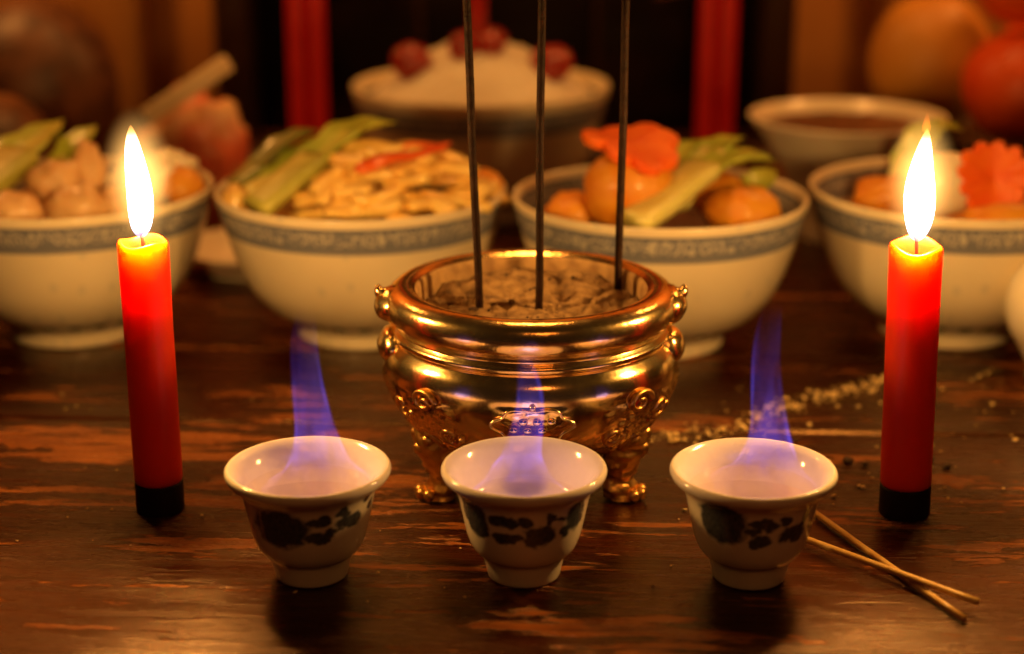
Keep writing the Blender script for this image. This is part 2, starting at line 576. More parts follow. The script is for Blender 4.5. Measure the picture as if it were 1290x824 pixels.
M = dict(
    wood=wood_table(),
    bowl=bowl_porcelain('bowl_porcelain', .0515, .0632, .0095),
    bigbowl=bowl_porcelain('big_bowl_porcelain', .056, .068, .0095),
    cup=cup_porcelain(), gold=gold(), wax=wax(), liquor=liquor_mat(),
    stand=simple('black_enamel', (.010, .005, .004), .55),
    wick=simple('charred_wick', (.02, .012, .01), .8),
    joss=organic('joss_paste', (.016, .007, .004), (.035, .014, .007), .6, 300, .5, 900),
    bamboo=organic('bamboo', (.70, .40, .10), (.80, .52, .16), .4, 160, .3, 500),
    ash=organic('ash', (.11, .055, .022), (.32, .185, .07), .95, 230, 1.0, 700, c3=(.44, .27, .11)),
    char=organic('burnt_bits', (.03, .015, .01), (.09, .045, .025), .9, 200, .6, 500),
    rim=organic('worn_brass', (.84, .57, .22), (.98, .76, .38), .2, 130, .12, 320),
    antique=organic('relief_brass', (.52, .27, .06), (.88, .55, .18), .33, 160, .5, 380),
    dust=organic('dusty_brass', (.30, .16, .06), (.56, .34, .13), .75, 150, .6, 300),
    crumb=organic('incense_crumb', (.70, .47, .17), (.88, .64, .28), .55, 300, .4, 800),
    crumb_dark=organic('dark_crumb', (.05, .025, .012), (.10, .05, .02), .8, 300, .4, 800),
    wall=organic('plastered_wall', (.66, .27, .06), (.76, .33, .08), .8, 9, .25, 90),
    black=simple('black_lacquer', (.010, .0065, .005), .3, 0, .3),
    brown=simple('dark_brown_wood', (.045, .018, .009), .4),
    red=simple('red_lacquer', (.50, .006, .005), .4),
    stalkd=organic('olive_stalk', (.36, .36, .06), (.52, .49, .11), .35, 60, .4, 200, .1, (.003, .003, .001), .3),
    stalk=organic('pale_stalk', (.62, .58, .16), (.76, .70, .26), .35, 60, .3, 200, .3, (.004, .003, .001), .4),
    leafg=organic('green_leaf', (.30, .38, .03), (.48, .54, .07), .4, 70, .5, 160, .2, (.002, .003, .0006), .4),
    leafd=organic('dark_leaf', (.12, .15, .02), (.24, .25, .045), .45, 70, .5, 160, 0, coat=.3),
    strip=organic('fried_strip', (.78, .46, .09), (.88, .64, .20), .32, 90, .5, 260, .1, (.004, .002, .0008), .5),
    carrot=organic('carrot', (.80, .10, .004), (.86, .16, .008), .5, 120, .5, 350, .05, (.004, .0014, .0004), 0),
    pepper=organic('red_pepper', (.66, .07, .008), (.78, .15, .015), .3, 90, .3, 250, .05, (.003, .001, .0004), .6),
    tofu=organic('fried_ball', (.64, .20, .008), (.74, .33, .02), .5, 70, .9, 300, .05, (.004, .002, .0006), .15),
    chicken=organic('pale_meat', (.60, .32, .12), (.76, .50, .25), .42, 60, .6, 240, .3, (.004, .002, .001), .4),
    white=organic('white_food', (.74, .64, .46), (.82, .74, .58), .4, 60, .3, 220, .4, (.005, .004, .002), .3),
    rice=organic('cooked_rice', (.74, .66, .52), (.84, .78, .66), .5, 300, 1.0, 420, .3, (.004, .003, .002)),
    date=organic('red_date', (.22, .010, .006), (.36, .022, .01), .3, 90, .6, 220, coat=.4),
    orange=organic('orange_peel', (.70, .065, .002), (.76, .10, .004), .42, 20, .35, 420, .04, (.004, .0014, .0004)),
    yellow=organic('yellow_peel', (.52, .21, .022), (.60, .27, .035), .5, 20, .3, 300),
    sauce=organic('brown_stew', (.06, .02, .008), (.16, .055, .02), .45, 70, .6, 200),
    plain=organic('plain_porcelain', (.76, .66, .50), (.82, .72, .56), .2, 40, .06, 120, .15),
    packet=organic('printed_film', (.62, .03, .03), (.70, .16, .07), .35, 34, .4, 60, c3=(.74, .52, .26)),
    paper=organic('cream_paper', (.62, .42, .22), (.72, .52, .30), .6, 40, .2, 200),
    core=flame_core(.0365),
    bloom=bloom_glow(),
    blue_shell=gas('blue_fire_shell', (.13, .10, 1.0), 56, .010, .060, .12, .20),
    blue_core=gas('blue_fire_core', (.17, .085, .9), 9, .010, .055, .12, .06),
)

# ------------------------------------------------------------------ setting: wall
wl = MB()
wl.box((-.66, 1.31, .45), (.76, .06, 1.1), .003)
wl.build('back_wall', M['wall'])['kind'] = 'structure'
wl = MB()
wl.box((.0, 1.35, .45), (.562, .06, 1.1), .003)
wl.build('wall_recess', M['wall'])['kind'] = 'structure'
wl = MB()
wl.box((.66, 1.31, .45), (.76, .06, 1.1), .003)
wl.build('back_wall', M['wall'])['kind'] = 'structure'

# ------------------------------------------------------------------ table of long old boards
table = thing('altar_table', 'dark lacquered altar table of old boards with worn reddish streaks', 'table', (0, .6, 0), R(-3.0))
edges = [-.58, -.27, .012, .102, .218, .335, .455, .575, .66]
for k in range(len(edges) - 1):
    y0, y1 = edges[k] + .0006, edges[k + 1] - .0006
    nx, b = 60, .0012
    mb = MB()
    vs, fs = [], []
    sag = random.uniform(-.0003, .0001)
    for i in range(nx + 1):
        x = -.75 + 1.5 * i / nx
        j0 = .0010 * noise.noise(Vector((x * 17, k * 3.1, 0)))
        j1 = .0010 * noise.noise(Vector((x * 17, k * 3.1 + 50, 0)))
        dz = sag + .0002 * noise.noise(Vector((x * 9, k * 7.7, 4)))
        vs += [(x, y0, -.03), (x, y0, -b * 1.2), (x, y0 + b + max(j0, 0), dz), (x, y1 - b + min(j1, 0), dz), (x, y1, -b * 1.2), (x, y1, -.03)]
    for i in range(nx):
        for j in range(5):
            a = i * 6 + j
            fs.append((a, a + 1, a + 7, a + 6)[::-1])
        fs.append((i * 6 + 5, i * 6, i * 6 + 6, i * 6 + 11)[::-1])
    fs.append((0, 1, 2, 3, 4, 5)); fs.append(tuple(nx * 6 + q for q in (5, 4, 3, 2, 1, 0)))
    mb.add(vs, fs)
    mb.build('plank', M['wood'], table, smooth=False)

# ------------------------------------------------------------------ shrine cabinet behind
cab = thing('shrine_cabinet', 'black lacquered shrine cabinet with red posts behind the row of bowls', 'cabinet', (-.005, 1.16, 0))
MB().box((0, .055, .20), (.39, .01, .42), .001).build('back_panel', M['black'], cab)
for sx in (-1, 1):
    MB().box((sx * .186, .02, .20), (.022, .06, .42), .003).build('side_post', M['brown'], cab)
    p = MB()
    for q in (-1, 1):
        prof = [(.0062, .0), (.0062, .40)]
        p.lathe(prof, 20, (sx * .1335 + q * .0062 + .005, -.055, .002))
    p.build('red_post', M['red'], cab)
    o = MB().ball((sx * .125 - .012, .046, .103 - .002), .011, .004, .0045, amp=.4, freq=2, seed=sx)
    o.build('panel_glint', M['gold'], cab)  # brass blob standing in for a blurred reflection on the panel
MB().box((0, -.045, .004), (.36, .05, .007), .002).build('base_rail', M['brown'], cab)
for sx in (-.06, .065):
    MB().box((sx, .044, .2), (.006, .012, .40), .002).build('mullion', M['brown'], cab)

# ------------------------------------------------------------------ bowls
BOWL = [(0, .0035), (.020, .0035), (.0262, .0005), (.0285, 0), (.0297, .0012), (.0296, .0050), (.0305, .0070), (.0360, .0105), (.0435, .0160), (.0505, .0245),
        (.0552, .0345), (.0596, .0480), (.0630, .0605), (.0641, .0650), (.0641, .0667), (.0630, .0670), (.0618, .0655), (.0600, .0590),
        (.0568, .0450), (.0522, .0340), (.0470, .0250), (.0400, .0175), (.0300, .0115), (.0150, .0085), (0, .008)]


def make_bowl(label, loc, rz, sc=1.0, prof=BOWL, material='bowl', sz=1.0):
    t = thing('rice_bowl', label, 'bowl', loc, rz, 'porcelain bowls of offerings')
    pr = [(r * sc, z * sz) for r, z in sprof(prof, 4)]
    MB().lathe([(max(r, 1e-5), z) for r, z in pr], 128).build('bowl_body', M[material], t)
    return t


B1 = (-.1975, .735); B2 = (-.0668, .733); B3 = (.0643, .720); B4 = (.1965, .734)
make_bowl('patterned bowl of meat chunks and greens at the left, behind the left candle', (*B1, 0), .3)
make_bowl('patterned bowl heaped with yellow strips and a red pepper, left of the censer', (*B2, 0), 1.3)
make_bowl('patterned bowl with an orange fried ball and pale stalk, behind the censer to the right', (*B3, 0), 2.2)
make_bowl('patterned bowl with a carrot flower, behind the right candle', (*B4, 0), .9)
BIG = [(r * 1.147, z * 1.12) for r, z in BOWL]
make_bowl('large bowl of white rice topped with red dates in front of the dark cabinet', (-.0178, .965, 0), .5, 1, BIG, 'bigbowl')
FLARE = [(0, .003), (.016, .003), (.02, 0), (.022, .001), (.0225, .012), (.026, .022), (.034, .038), (.044, .055), (.0515, .0645), (.053, .067), (.0518, .0676),
         (.049, .0655), (.041, .0560), (.031, .044), (.02, .036), (0, .034)]
fb = make_bowl('plain flared bowl with a dark brown stew at the back right', (.181, .905, 0), 0, 1, FLARE, 'plain')
fb['group'] = 'porcelain bowls of offerings'


def bed(name, label, cat, c, r, z, m, h=.008, seed=0):
    """a low uneven mass of the food that fills the bowl"""
    mb = MB()
    n, k = 48, 10
    vs, fs = [(c[0], c[1], z + h)], []
    for j in range(1, k + 1):
        q = j / k
        for i in range(n):
            a = 2 * PI * i / n
            x, y = r * q * math.cos(a), r * q * math.sin(a)
            zz = z + h * (1 - q * q) + .0022 * noise.noise(Vector((x * 130 + seed, y * 130, seed))) * (1 - q ** 6)
            vs.append((c[0] + x, c[1] + y, zz))
    for i in range(n):
        fs.append((0, 1 + i, 1 + (i + 1) % n))
    for j in range(k - 1):
        for i in range(n):
            a = 1 + j * n
            fs.append((a + i, a + n + i, a + n + (i + 1) % n, a + (i + 1) % n))
    # underside
    o = len(vs)
    vs.append((c[0], c[1], z - .006))
    for i in range(n):
        fs.append((1 + (k - 1) * n + (i + 1) % n, 1 + (k - 1) * n + i, o))
    mb.add(vs, fs)
    return tag(mb.build(name, m), label, cat, None, 'stuff')


bed('meat_filling', 'heap of pale cooked meat filling the leftmost bowl', 'food', B1, .0565, .052, M['chicken'], .012, 1)
bed('noodle_filling', 'bed of fried yellow shreds filling the bowl left of the censer', 'food', B2, .0565, .052, M['strip'], .010, 2)
bed('vegetable_filling', 'brown broth and vegetables filling the bowl behind the censer', 'food', B3, .0545, .0475, M['sauce'], .002, 3)
bed('vegetable_filling', 'brown braised vegetables filling the bowl behind the right candle', 'food', B4, .0555, .049, M['tofu'], .006, 4)
bed('stew', 'dark brown stew in the plain flared bowl', 'food', (.181, .905), .046, .0610, M['sauce'], .003, 5)


def greens(label, stalk_pts, leaf_pts, ws, wl, t=.16, dark=False, olive=False):
    base = stalk_pts[0]
    th = thing('bok_choy', label, 'vegetable', base, 0, 'boiled green stalks in the bowls')
    def loc(ps): return [Vector(p) - Vector(base) for p in ps]
    sp = crspline(loc(stalk_pts), 5)
    rs = [ws[0] + (ws[1] - ws[0]) * i / (len(sp) - 1) for i in range(len(sp))]
    MB().tube(sp, rs, 16, flat=.55, bend=.28).build('stalk', M['leafd' if dark else 'stalkd' if olive else 'stalk'], th)
    lp = crspline(loc(leaf_pts), 7)
    n = len(lp)
    rl = []
    for i in range(n):
        q = i / (n - 1)
        rl.append(max(.0006, wl * (math.sin(PI * min(1, .22 + q * .80)) ** .75)) * (1 + .12 * math.sin(q * 19)))
    MB().tube(lp, rl, 16, flat=t, bend=.35).build('leaf_blade', M['leafd' if dark else 'leafg'], th)
    return th


def chunk(name, label, cat, c, r, m, amp=.25, freq=1.2, seed=0, group=None, rot=None):
    mb = MB().ball((0, 0, 0), *r, n=24, m=14, amp=amp, freq=freq, seed=seed, rot=rot)
    o = mb.build(name, M[m], None, c)
    return tag(o, label, cat, group)


# --- leftmost bowl
greens('broad pale green stalk leaning at the far left of the leftmost bowl', [(-.238, .700, .062), (-.226, .722, .072), (-.218, .738, .078)], [(-.226, .722, .073), (-.215, .748, .083), (-.206, .770, .090)], (.014, .012), .012, olive=True)
greens('small bright green leaf rising behind the meat in the leftmost bowl', [(-.205, .735, .066), (-.200, .750, .075)], [(-.204, .745, .072), (-.196, .757, .082), (-.190, .766, .088)], (.005, .005), .0085)
for i, (c, r) in enumerate([((-.1975, .722, .070), (.0125, .011, .011)), ((-.184, .700, .065), (.014, .009, .009)), ((-.188, .738, .072), (.008, .012, .012)),
                            ((-.212, .698, .064), (.013, .009, .008))]):
    chunk('meat_chunk', ['large pale brown meat chunk near the middle of the leftmost bowl', 'flat meat chunk at the front lip of the leftmost bowl', 'upright meat chunk beside the green leaf in the leftmost bowl',
          'meat chunk under the broad pale stalk in the leftmost bowl'][i], 'meat', c, r, 'chicken', .35, 1.6, i * 3.1, 'meat chunks in the leftmost bowl')
chunk('tofu_piece', 'pale lumpy slab behind the flame of the left candle', 'tofu', (-.165, .738, .068), (.014, .013, .0115), 'white', .45, 1.7, 4)
chunk('tofu_piece', 'smaller pale lump to the right of the slab in the leftmost bowl', 'tofu', (-.155, .752, .069), (.012, .010, .0105), 'white', .45, 1.8, 14)
chunk('meat_chunk', 'brown meat chunk between the pale slab and the front lip of the leftmost bowl', 'meat', (-.167, .712, .063), (.011, .008, .008), 'chicken', .45, 1.8, 21, 'meat chunks in the leftmost bowl')
chunk('fried_chunk', 'small orange brown chunk at the right lip of the leftmost bowl', 'tofu', (-.1475, .738, .066), (.010, .009, .008), 'tofu', .2, 1.3, 6)

# --- bowl of yellow strips
rng = random.Random(11)
for i in range(84):
    a, q = rng.uniform(0, 2 * PI), math.sqrt(rng.uniform(0, 1))
    x = B2[0] + .013 + .040 * q * math.cos(a)
    y = B2[1] - .012 + .036 * q * math.sin(a)
    z = .0645 + .021 * (1 - q * q) * rng.uniform(.75, 1.0) + rng.uniform(-.001, .002)
    an = rng.gauss(0, .65)
    ln = rng.uniform(.010, .017)
    d = Vector((math.cos(an), math.sin(an), rng.uniform(-.25, .25)))
    bow = Vector((-math.sin(an), math.cos(an), .5)) * rng.uniform(-.004, .006)
    pts = crspline([-d * ln, -d * ln * .3 + bow, d * ln * .4 + bow * .8, d * ln], 4)
    rr = rng.uniform(.0038, .0056)
    n = len(pts)
    o = MB().tube(pts, [rr * (.55 + .45 * math.sin(PI * (.15 + .7 * k / (n - 1)))) for k in range(n)], 10, flat=.62).build('fried_strip', M['strip'], None, (x, y, z))
    where = ('on the crest of the heap under the red pepper' if q < .42 else 'at the front lip of the bowl left of the censer' if y < B2[1] - .030 else
             'at the right end of the heap behind the left incense stick' if x > B2[0] + .036 else 'at the left end of the heap beside the pale stalk' if x < B2[0] - .004 else 'at the back of the heap behind the red pepper')
    tag(o, 'glossy pale yellow strip ' + where, 'food strip', 'yellow strips ' + where)
o = MB().tube(crspline([(0, 0, 0), (.012, .008, .0035), (.024, .016, .0035), (.038, .027, .0065)], 6), [.003, .0048, .0056, .0058, .0056, .0054, .0050, .0046, .0044, .0042, .0040, .0036, .0034, .0032, .003, .0027, .0024, .002, .0012], 12, flat=.45).build('pepper_strip', M['pepper'], None, (-.0645, .690, .0835))
tag(o, 'long red pepper strip lying across the top of the yellow heap', 'vegetable')
o = MB().tube(crspline([(0, 0, 0), (.012, .003, .003), (.024, .008, .001)], 6), .0036, 10, flat=.5).build('pepper_strip', M['carrot'], None, (-.054, .716, .085))
tag(o, 'short orange brown strip behind the long red pepper strip', 'vegetable')
chunk('fried_chunk', 'round orange brown chunk at the right lip of the bowl of strips', 'tofu', (-.0125, .733, .0655), (.0085, .010, .0095), 'tofu', .2, 1.3, 9)
chunk('fried_chunk', 'pale yellow chunk at the left lip of the bowl of strips', 'tofu', (-.1195, .716, .0635), (.006, .010, .008), 'strip', .25, 1.5, 12)
greens('long pale green stalk with its tip above the yellow strips', [(-.107, .694, .0655), (-.095, .706, .074), (-.084, .718, .081)], [(-.089, .713, .079), (-.075, .727, .089), (-.064, .735, .0935), (-.051, .742, .094)], (.0088, .0098), .0105, .2, olive=True)
greens('dark dull green leaf hanging over the left lip of the bowl of strips', [(-.123, .735, .066), (-.112, .742, .073)], [(-.117, .739, .070), (-.106, .745, .080), (-.096, .750, .086), (-.086, .756, .088)], (.006, .008), .0088, .18, True)
greens('dark green stem between the pale stalk and the dull leaf', [(-.116, .722, .066), (-.102, .734, .072)], [(-.108, .729, .070), (-.094, .742, .080), (-.083, .75, .087)], (.005, .005), .0065, .25)

# --- bowl behind the censer
chunk('fried_ball', 'large round orange fried ball under a carrot flower', 'tofu', (.0497, .6985, .0735), (.0195, .018, .0195), 'tofu', .10, 1.4, 2)


def carrot_flower(label, c, r, rot, lobes=9, thick=.005):
    mb = MB()
    n = lobes * 10
    vs, fs = [], []
    for zt, sc in ((-thick / 2, .92), (-thick * .3, 1.0), (thick * .3, 1.0), (thick / 2, .90)):
        for i in range(n):
            a = 2 * PI * i / n
            rr = r * sc * (.80 + .20 * abs(math.cos(a * lobes / 2)) ** .7 + .03 * math.sin(3 * a))
            vs.append((rr * math.cos(a), rr * math.sin(a), zt + .12 * r * math.sin(2 * a + 1)))
    for j in range(3):
        for i in range(n):
            fs.append((j * n + i, j * n + (i + 1) % n, (j + 1) * n + (i + 1) % n, (j + 1) * n + i))
    o = len(vs)
    vs += [(0, 0, -thick * .35), (0, 0, thick * .3)]
    for i in range(n):
        fs.append((o, (i + 1) % n, i)); fs.append((o + 1, 3 * n + i, 3 * n + (i + 1) % n))
    mb.add(vs, fs)
    b = mb.build('carrot_flower', M['carrot'], None, c, smooth=False)
    b.rotation_euler = rot
    return tag(b, label, 'vegetable', 'carrot slices cut as flowers')


carrot_flower('red orange carrot flower draped over the top of the fried ball', (.0500, .6985, .0925), .0215, (R(14), R(4), .4), 8)
chunk('fried_chunk', 'small orange chunk at the left lip of the bowl with the ball', 'tofu', (.0245, .705, .0605), (.0115, .011, .0100), 'tofu', .2, 1.2, 3)
chunk('fried_chunk', 'flat orange brown chunk at the right of the bowl with the ball', 'tofu', (.098, .704, .0625), (.0165, .012, .0110), 'tofu', .22, 1.3, 5)
chunk('fried_chunk', 'brown chunk half under the green leaf right of the ball', 'tofu', (.091, .722, .0655), (.012, .010, .0100), 'tofu', .22, 1.3, 7)
greens('thick pale stalk with a bright green leaf, right of the fried ball', [(.050, .674, .0640), (.062, .683, .0700), (.072, .693, .0760), (.082, .704, .080)], [(.078, .700, .078), (.092, .712, .083), (.104, .720, .083), (.1145, .724, .080)], (.0098, .0092), .0100, .2)
greens('second pale stalk lying behind the thick one, right of the ball', [(.068, .696, .068), (.078, .712, .077), (.087, .723, .083)], [(.083, .718, .080), (.090, .727, .086), (.102, .734, .089)], (.0085, .008), .0085, .2)
greens('pale curled stalk between the fried ball and the thick stalk', [(.060, .705, .066), (.068, .716, .078)], [(.064, .711, .073), (.074, .722, .084), (.083, .731, .0885)], (.0065, .006), .0070, .22)
greens('short olive leaf lying on the broth at the right of the bowl', [(.104, .722, .062), (.108, .728, .067)], [(.104, .722, .064), (.110, .730, .071), (.113, .738, .0745)], (.005, .005), .0075, .22, olive=True)
chunk('mushroom_piece', 'small pale piece left of the fried ball near the glassy broth', 'mushroom', (.0305, .722, .060), (.004, .004, .007), 'white', .2, 1.2, 8)

# --- rightmost bowl
carrot_flower('orange carrot flower standing upright at the right of the rightmost bowl', (.2055, .708, .0765), .0165, (R(72), R(8), R(-6)), 12, .006)
chunk('radish_wedge', 'pale glossy wedge beside the flame of the right candle', 'vegetable', (.1865, .716, .0715), (.0155, .012, .014), 'white', .12, 1.2, 3)
chunk('fried_chunk', 'dull brown chunk at the left of the rightmost bowl', 'tofu', (.165, .728, .064), (.015, .012, .0095), 'tofu', .2, 1.2, 13)
chunk('fried_chunk', 'dark orange chunk under the standing carrot flower', 'tofu', (.206, .692, .0625), (.015, .008, .0065), 'tofu', .2, 1.2, 15)
greens('pale green leaf behind the flame of the right candle', [(.172, .735, .066), (.180, .745, .076)], [(.176, .740, .072), (.184, .748, .084), (.194, .752, .090), (.203, .754, .088)], (.007, .008), .010)

# --- rice with dates
RC = Vector((-.0178, .965, 0))
mb = MB()
n, k = 64, 22
vs, fs = [(0, 0, .0315 + .0015)], []
for j in range(1, k + 1):
    q = j / k
    for i in range(n):
        a = 2 * PI * i / n
        x, y = .064 * q * math.cos(a), .064 * q * math.sin(a)
        vs.append((x, y, .033 * (math.cos(q * PI / 2) ** .9) + .0022 * noise.noise(Vector((x * 190, y * 190, 3))) + .001 * noise.noise(Vector((x * 500, y * 500, 7)))))
for i in range(n):
    fs.append((0, 1 + i, 1 + (i + 1) % n))
for j in range(k - 1):
    for i in range(n):
        a = 1 + j * n
        fs.append((a + i, a + n + i, a + n + (i + 1) % n, a + (i + 1) % n))
mb.add(vs, fs)
o = mb.build('rice_mound', M['rice'], None, (RC.x, RC.y, .0665))
tag(o, 'steep mound of white cooked rice in the large back bowl', 'rice', None, 'stuff')
for i, (x, y, z, r, lb) in enumerate([(-.0560, .945, .0900, .0105, 'single dark red date low on the left side of the rice'), (-.0268, .944, .0990, .0090, 'left one of the pair of red dates at the top of the rice'),
                                     (-.0120, .950, .0995, .0095, 'right one of the pair of red dates at the top of the rice'), (.0215, .948, .0885, .0115, 'single dark red date on the right side of the rice')]):
    o = MB().ball((0, 0, 0), r * 1.1, r * .85, r, 20, 12, .16, 2.2, i * 2.0).build('red_date', M['date'], None, (x, y, z))
    o.rotation_euler = (.3 * i, .2, i)
    tag(o, lb, 'fruit', 'red dates on the rice')
o = MB().tube([(0, 0, 0), (.0, .001, .06), (.0005, .002, .12)], [.0052, .0052, .0052], 20, up=(0, 1, 0)).build('red_stick', M['red'], None, (-.0195, .965, .097))
tag(o, 'short thick red stick standing in the top of the rice mound', 'stick')

# --- fruit at the back right
t = thing('fruit_dish', 'dark red lacquer dish under the oranges at the back right', 'dish', (.290, .985, 0))
MB().lathe(sprof([(1e-4, .036), (.030, .036), (.050, .038), (.066, .044), (.0665, .0455), (.064, .0445), (.058, .041), (.040, .030), (.024, .022), (.022, .004), (.032, 0), (1e-4, 0)][::-1], 3), 64).build('dish_body', M['brown'], t)
def fruit(name, label, c, r, m, group=None, sq=.94):
    t = thing(name, label, 'fruit', c, 0, group)
    MB().ball((0, 0, 0), r, r, r * sq, 40, 24, .03, 1.2, c[0] * 40, fn=lambda v: (v.x, v.y, v.z - .10 * r * math.exp(-((v.x ** 2 + v.y ** 2) / (r * .28) ** 2)) * (1 if v.z > 0 else -1))).build('peel', M[m], t)
    MB().ball((0, 0, r * sq * .90), .003, .003, .0015, 10, 6, .3, 2, 1).build('stem_button', M['leafd'], t)
    return t
fruit('orange', 'big deep orange fruit in the pile at the right edge', (.2900, .957, .0745), .0345, 'orange', 'oranges in the pile')
fruit('orange', 'orange resting on top of the pile at the upper right corner', (.2925, .972, .1370), .0335, 'orange', 'oranges in the pile')
fruit('pomelo', 'large dull yellow fruit behind the deep orange one', (.2535, 1.026, .0780), .0370, 'yellow', None, 1.12)
fruit('orange', 'orange at the back of the pile, beside the yellow fruit', (.322, 1.015, .0770), .0340, 'orange', 'oranges in the pile')

# --- things at the back left
t = thing('snack_packet', 'crumpled red and cream packet standing behind the leftmost bowl', 'packet', (-.172, .905, 0))
def crump(v): return (v.x, v.y, v.z)
MB().ball((0, 0, .039), .030, .014, .0385, 36, 26, .30, 2.6, 5.5).build('bag', M['packet'], t)
MB().box((.0, -.012, .083), (.055, .004, .010), .0012, Matrix.Rotation(R(-33), 3, 'Y')).build('paper_header', M['paper'], t)
chunk('red_fruit', 'dull red brown fruit at the left edge behind the leftmost bowl', 'fruit', (-.283, .905, .040), (.036, .036, .040), 'sauce', .08, 1, 2)
chunk('brown_mass', 'large dark brown rounded mass at the upper left', 'fruit', (-.292, 1.03, .0580), (.052, .048, .0580), 'sauce', .06, 1, 3)  # plain dark brown rounded mass at the back left
t = thing('saucer', 'small cream saucer in the gap between the two left bowls', 'saucer', (-.136, .835, 0))
MB().lathe(sprof([(1e-4, 0), (.018, 0), (.02, .002), (.030, .008), (.035, .013), (.0345, .0142), (.029, .0105), (.018, .005), (1e-4, .004)], 4), 64).build('saucer_body', M['plain'], t)

# --- white flask at the right edge
t = thing('porcelain_flask', 'smooth white rounded flask cut off by the right edge', 'flask', (.2265, .664, 0))
MB().lathe(sprof([(1e-4, .002), (.010, .002), (.012, 0), (.0128, .002), (.0128, .006), (.017, .014), (.0225, .024), (.0240, .034), (.0215, .044), (.0150, .0515), (.0085, .056), (.0070, .062), (.0085, .067), (.0075, .0672), (.006, .062), (.006, .055), (1e-4, .05)], 5), 72).build('flask_body', M['plain'], t)

# ------------------------------------------------------------------ censer
CX, CY = .0066, .562
cen = thing('incense_burner', 'round polished brass incense burner full of ash in the middle of the table', 'incense burner', (CX, CY, 0))
OUT = sprof([(1e-4, .0105), (.020, .011), (.0275, .0140), (.0350, .0185), (.0402, .0228), (.0446, .0280), (.0478, .0335), (.0502, .0400), (.0510, .0455), (.0500, .0500), (.0478, .0530), (.0466, .0540)], 9)


def relief(p, a):
    x, y, z = p
    d = 0.0
    for ac, aw, zc, zw, amp in ((-90, 15, .0385, .0060, .0010), (-37, 26, .030, .0125, .0016), (-143, 26, .030, .0125, .0016), (90, 24, .031, .0125, .0024), (0, 15, .034, .010, .0016), (180, 15, .034, .010, .0016)):
        da = (math.degrees(a) - ac + 180) % 360 - 180
        m = max(0, 1 - (abs(da) / aw) ** 4) * max(0, 1 - (abs(z - zc) / zw) ** 4)
        if m > 0:
            v = Vector((a * 19, z * 420, ac * .1))
            rg = 1 - abs(noise.noise(v)) * 2.2
            rg2 = 1 - abs(noise.noise(v * 2.1 + Vector((5, 3, 1)))) * 2.2
            d += amp * m * (.55 + .55 * rg + .32 * rg2)
    r = math.hypot(x, y)
    if r < 1e-3: return p
    k = (r + d) / r
    return (x * k, y * k, z)


MB().lathe(OUT, 320, fn=relief).build('burner_body', M['gold'], cen)
RIM = sprof([(.0466, .0540), (.0478, .0548), (.0480, .0562), (.0470, .0574), (.0466, .0582), (.0478, .0598), (.0496, .0625), (.0503, .0660), (.0492, .0695), (.0462, .0716), (.0428, .0720), (.0402, .0708)], 7)
MB().lathe(RIM, 128).build('rim', M['rim'], cen)
MB().lathe(sprof([(.0402, .0706), (.0392, .0690), (.0388, .062), (.0380, .054), (.034, .046)], 5), 96).build('inner_wall', M['dust'], cen)

# cartouche: beaded, wavy outline of the front plaque
pts = []
for i in range(73):
    a = 2 * PI * i / 72
    wob = 1 + .10 * math.cos(6 * a)
    th = R(-90) + .245 * math.cos(a) * wob
    z = .0382 + .0058 * math.sin(a) * wob
    rr = .0517
    pts.append((rr * math.cos(th), rr * math.sin(th), z))
pl = MB().tube(pts, .00055, 8)
for dx in (-.09, 0, .09):
    for dz in (-.0015, .0015):
        th = R(-90) + dx + dz * 20
        pl.ball((.0516 * math.cos(th), .0516 * math.sin(th), .0382 + dz), .0016, .001, .0012, 10, 6)
pl.ball((.0520 * math.cos(R(-90)), .0520 * math.sin(R(-90)), .0447), .0011, .0011, .0011, 10, 6)
pl.build('plaque', M['gold'], cen)
# scrolls at both sides of the plaque
for sgn in (-1, 1):
    sc = MB()
    for (a0, z0, s, tw) in ((-46, .0415, .0055, 1), (-30, .036, .0060, -1), (-55, .030, .0048, -1), (-40, .0235, .0055, 1)):
        ps = []
        for i in range(30):
            q = i / 29
            ang = tw * q * 2.6 * PI
            rad = s * (1 - .8 * q)
            th = R(a0 if sgn > 0 else -180 - a0) + rad * math.cos(ang) / .05
            z = z0 + rad * math.sin(ang) * .8
            # radius of the body at this height
            rb = .0505
            for (r1, z1), (r2, z2) in zip(OUT, OUT[1:]):
                if z1 <= z <= z2 or z2 <= z <= z1:
                    rb = r1 + (r2 - r1) * ((z - z1) / (z2 - z1 + 1e-9)); break
            rb += .0012
            ps.append((rb * math.cos(th), rb * math.sin(th), z))
        sc.tube(ps, [.0011 - .0005 * i / 29 for i in range(30)], 8)
    sc.build('scroll_relief', M['antique'], cen)
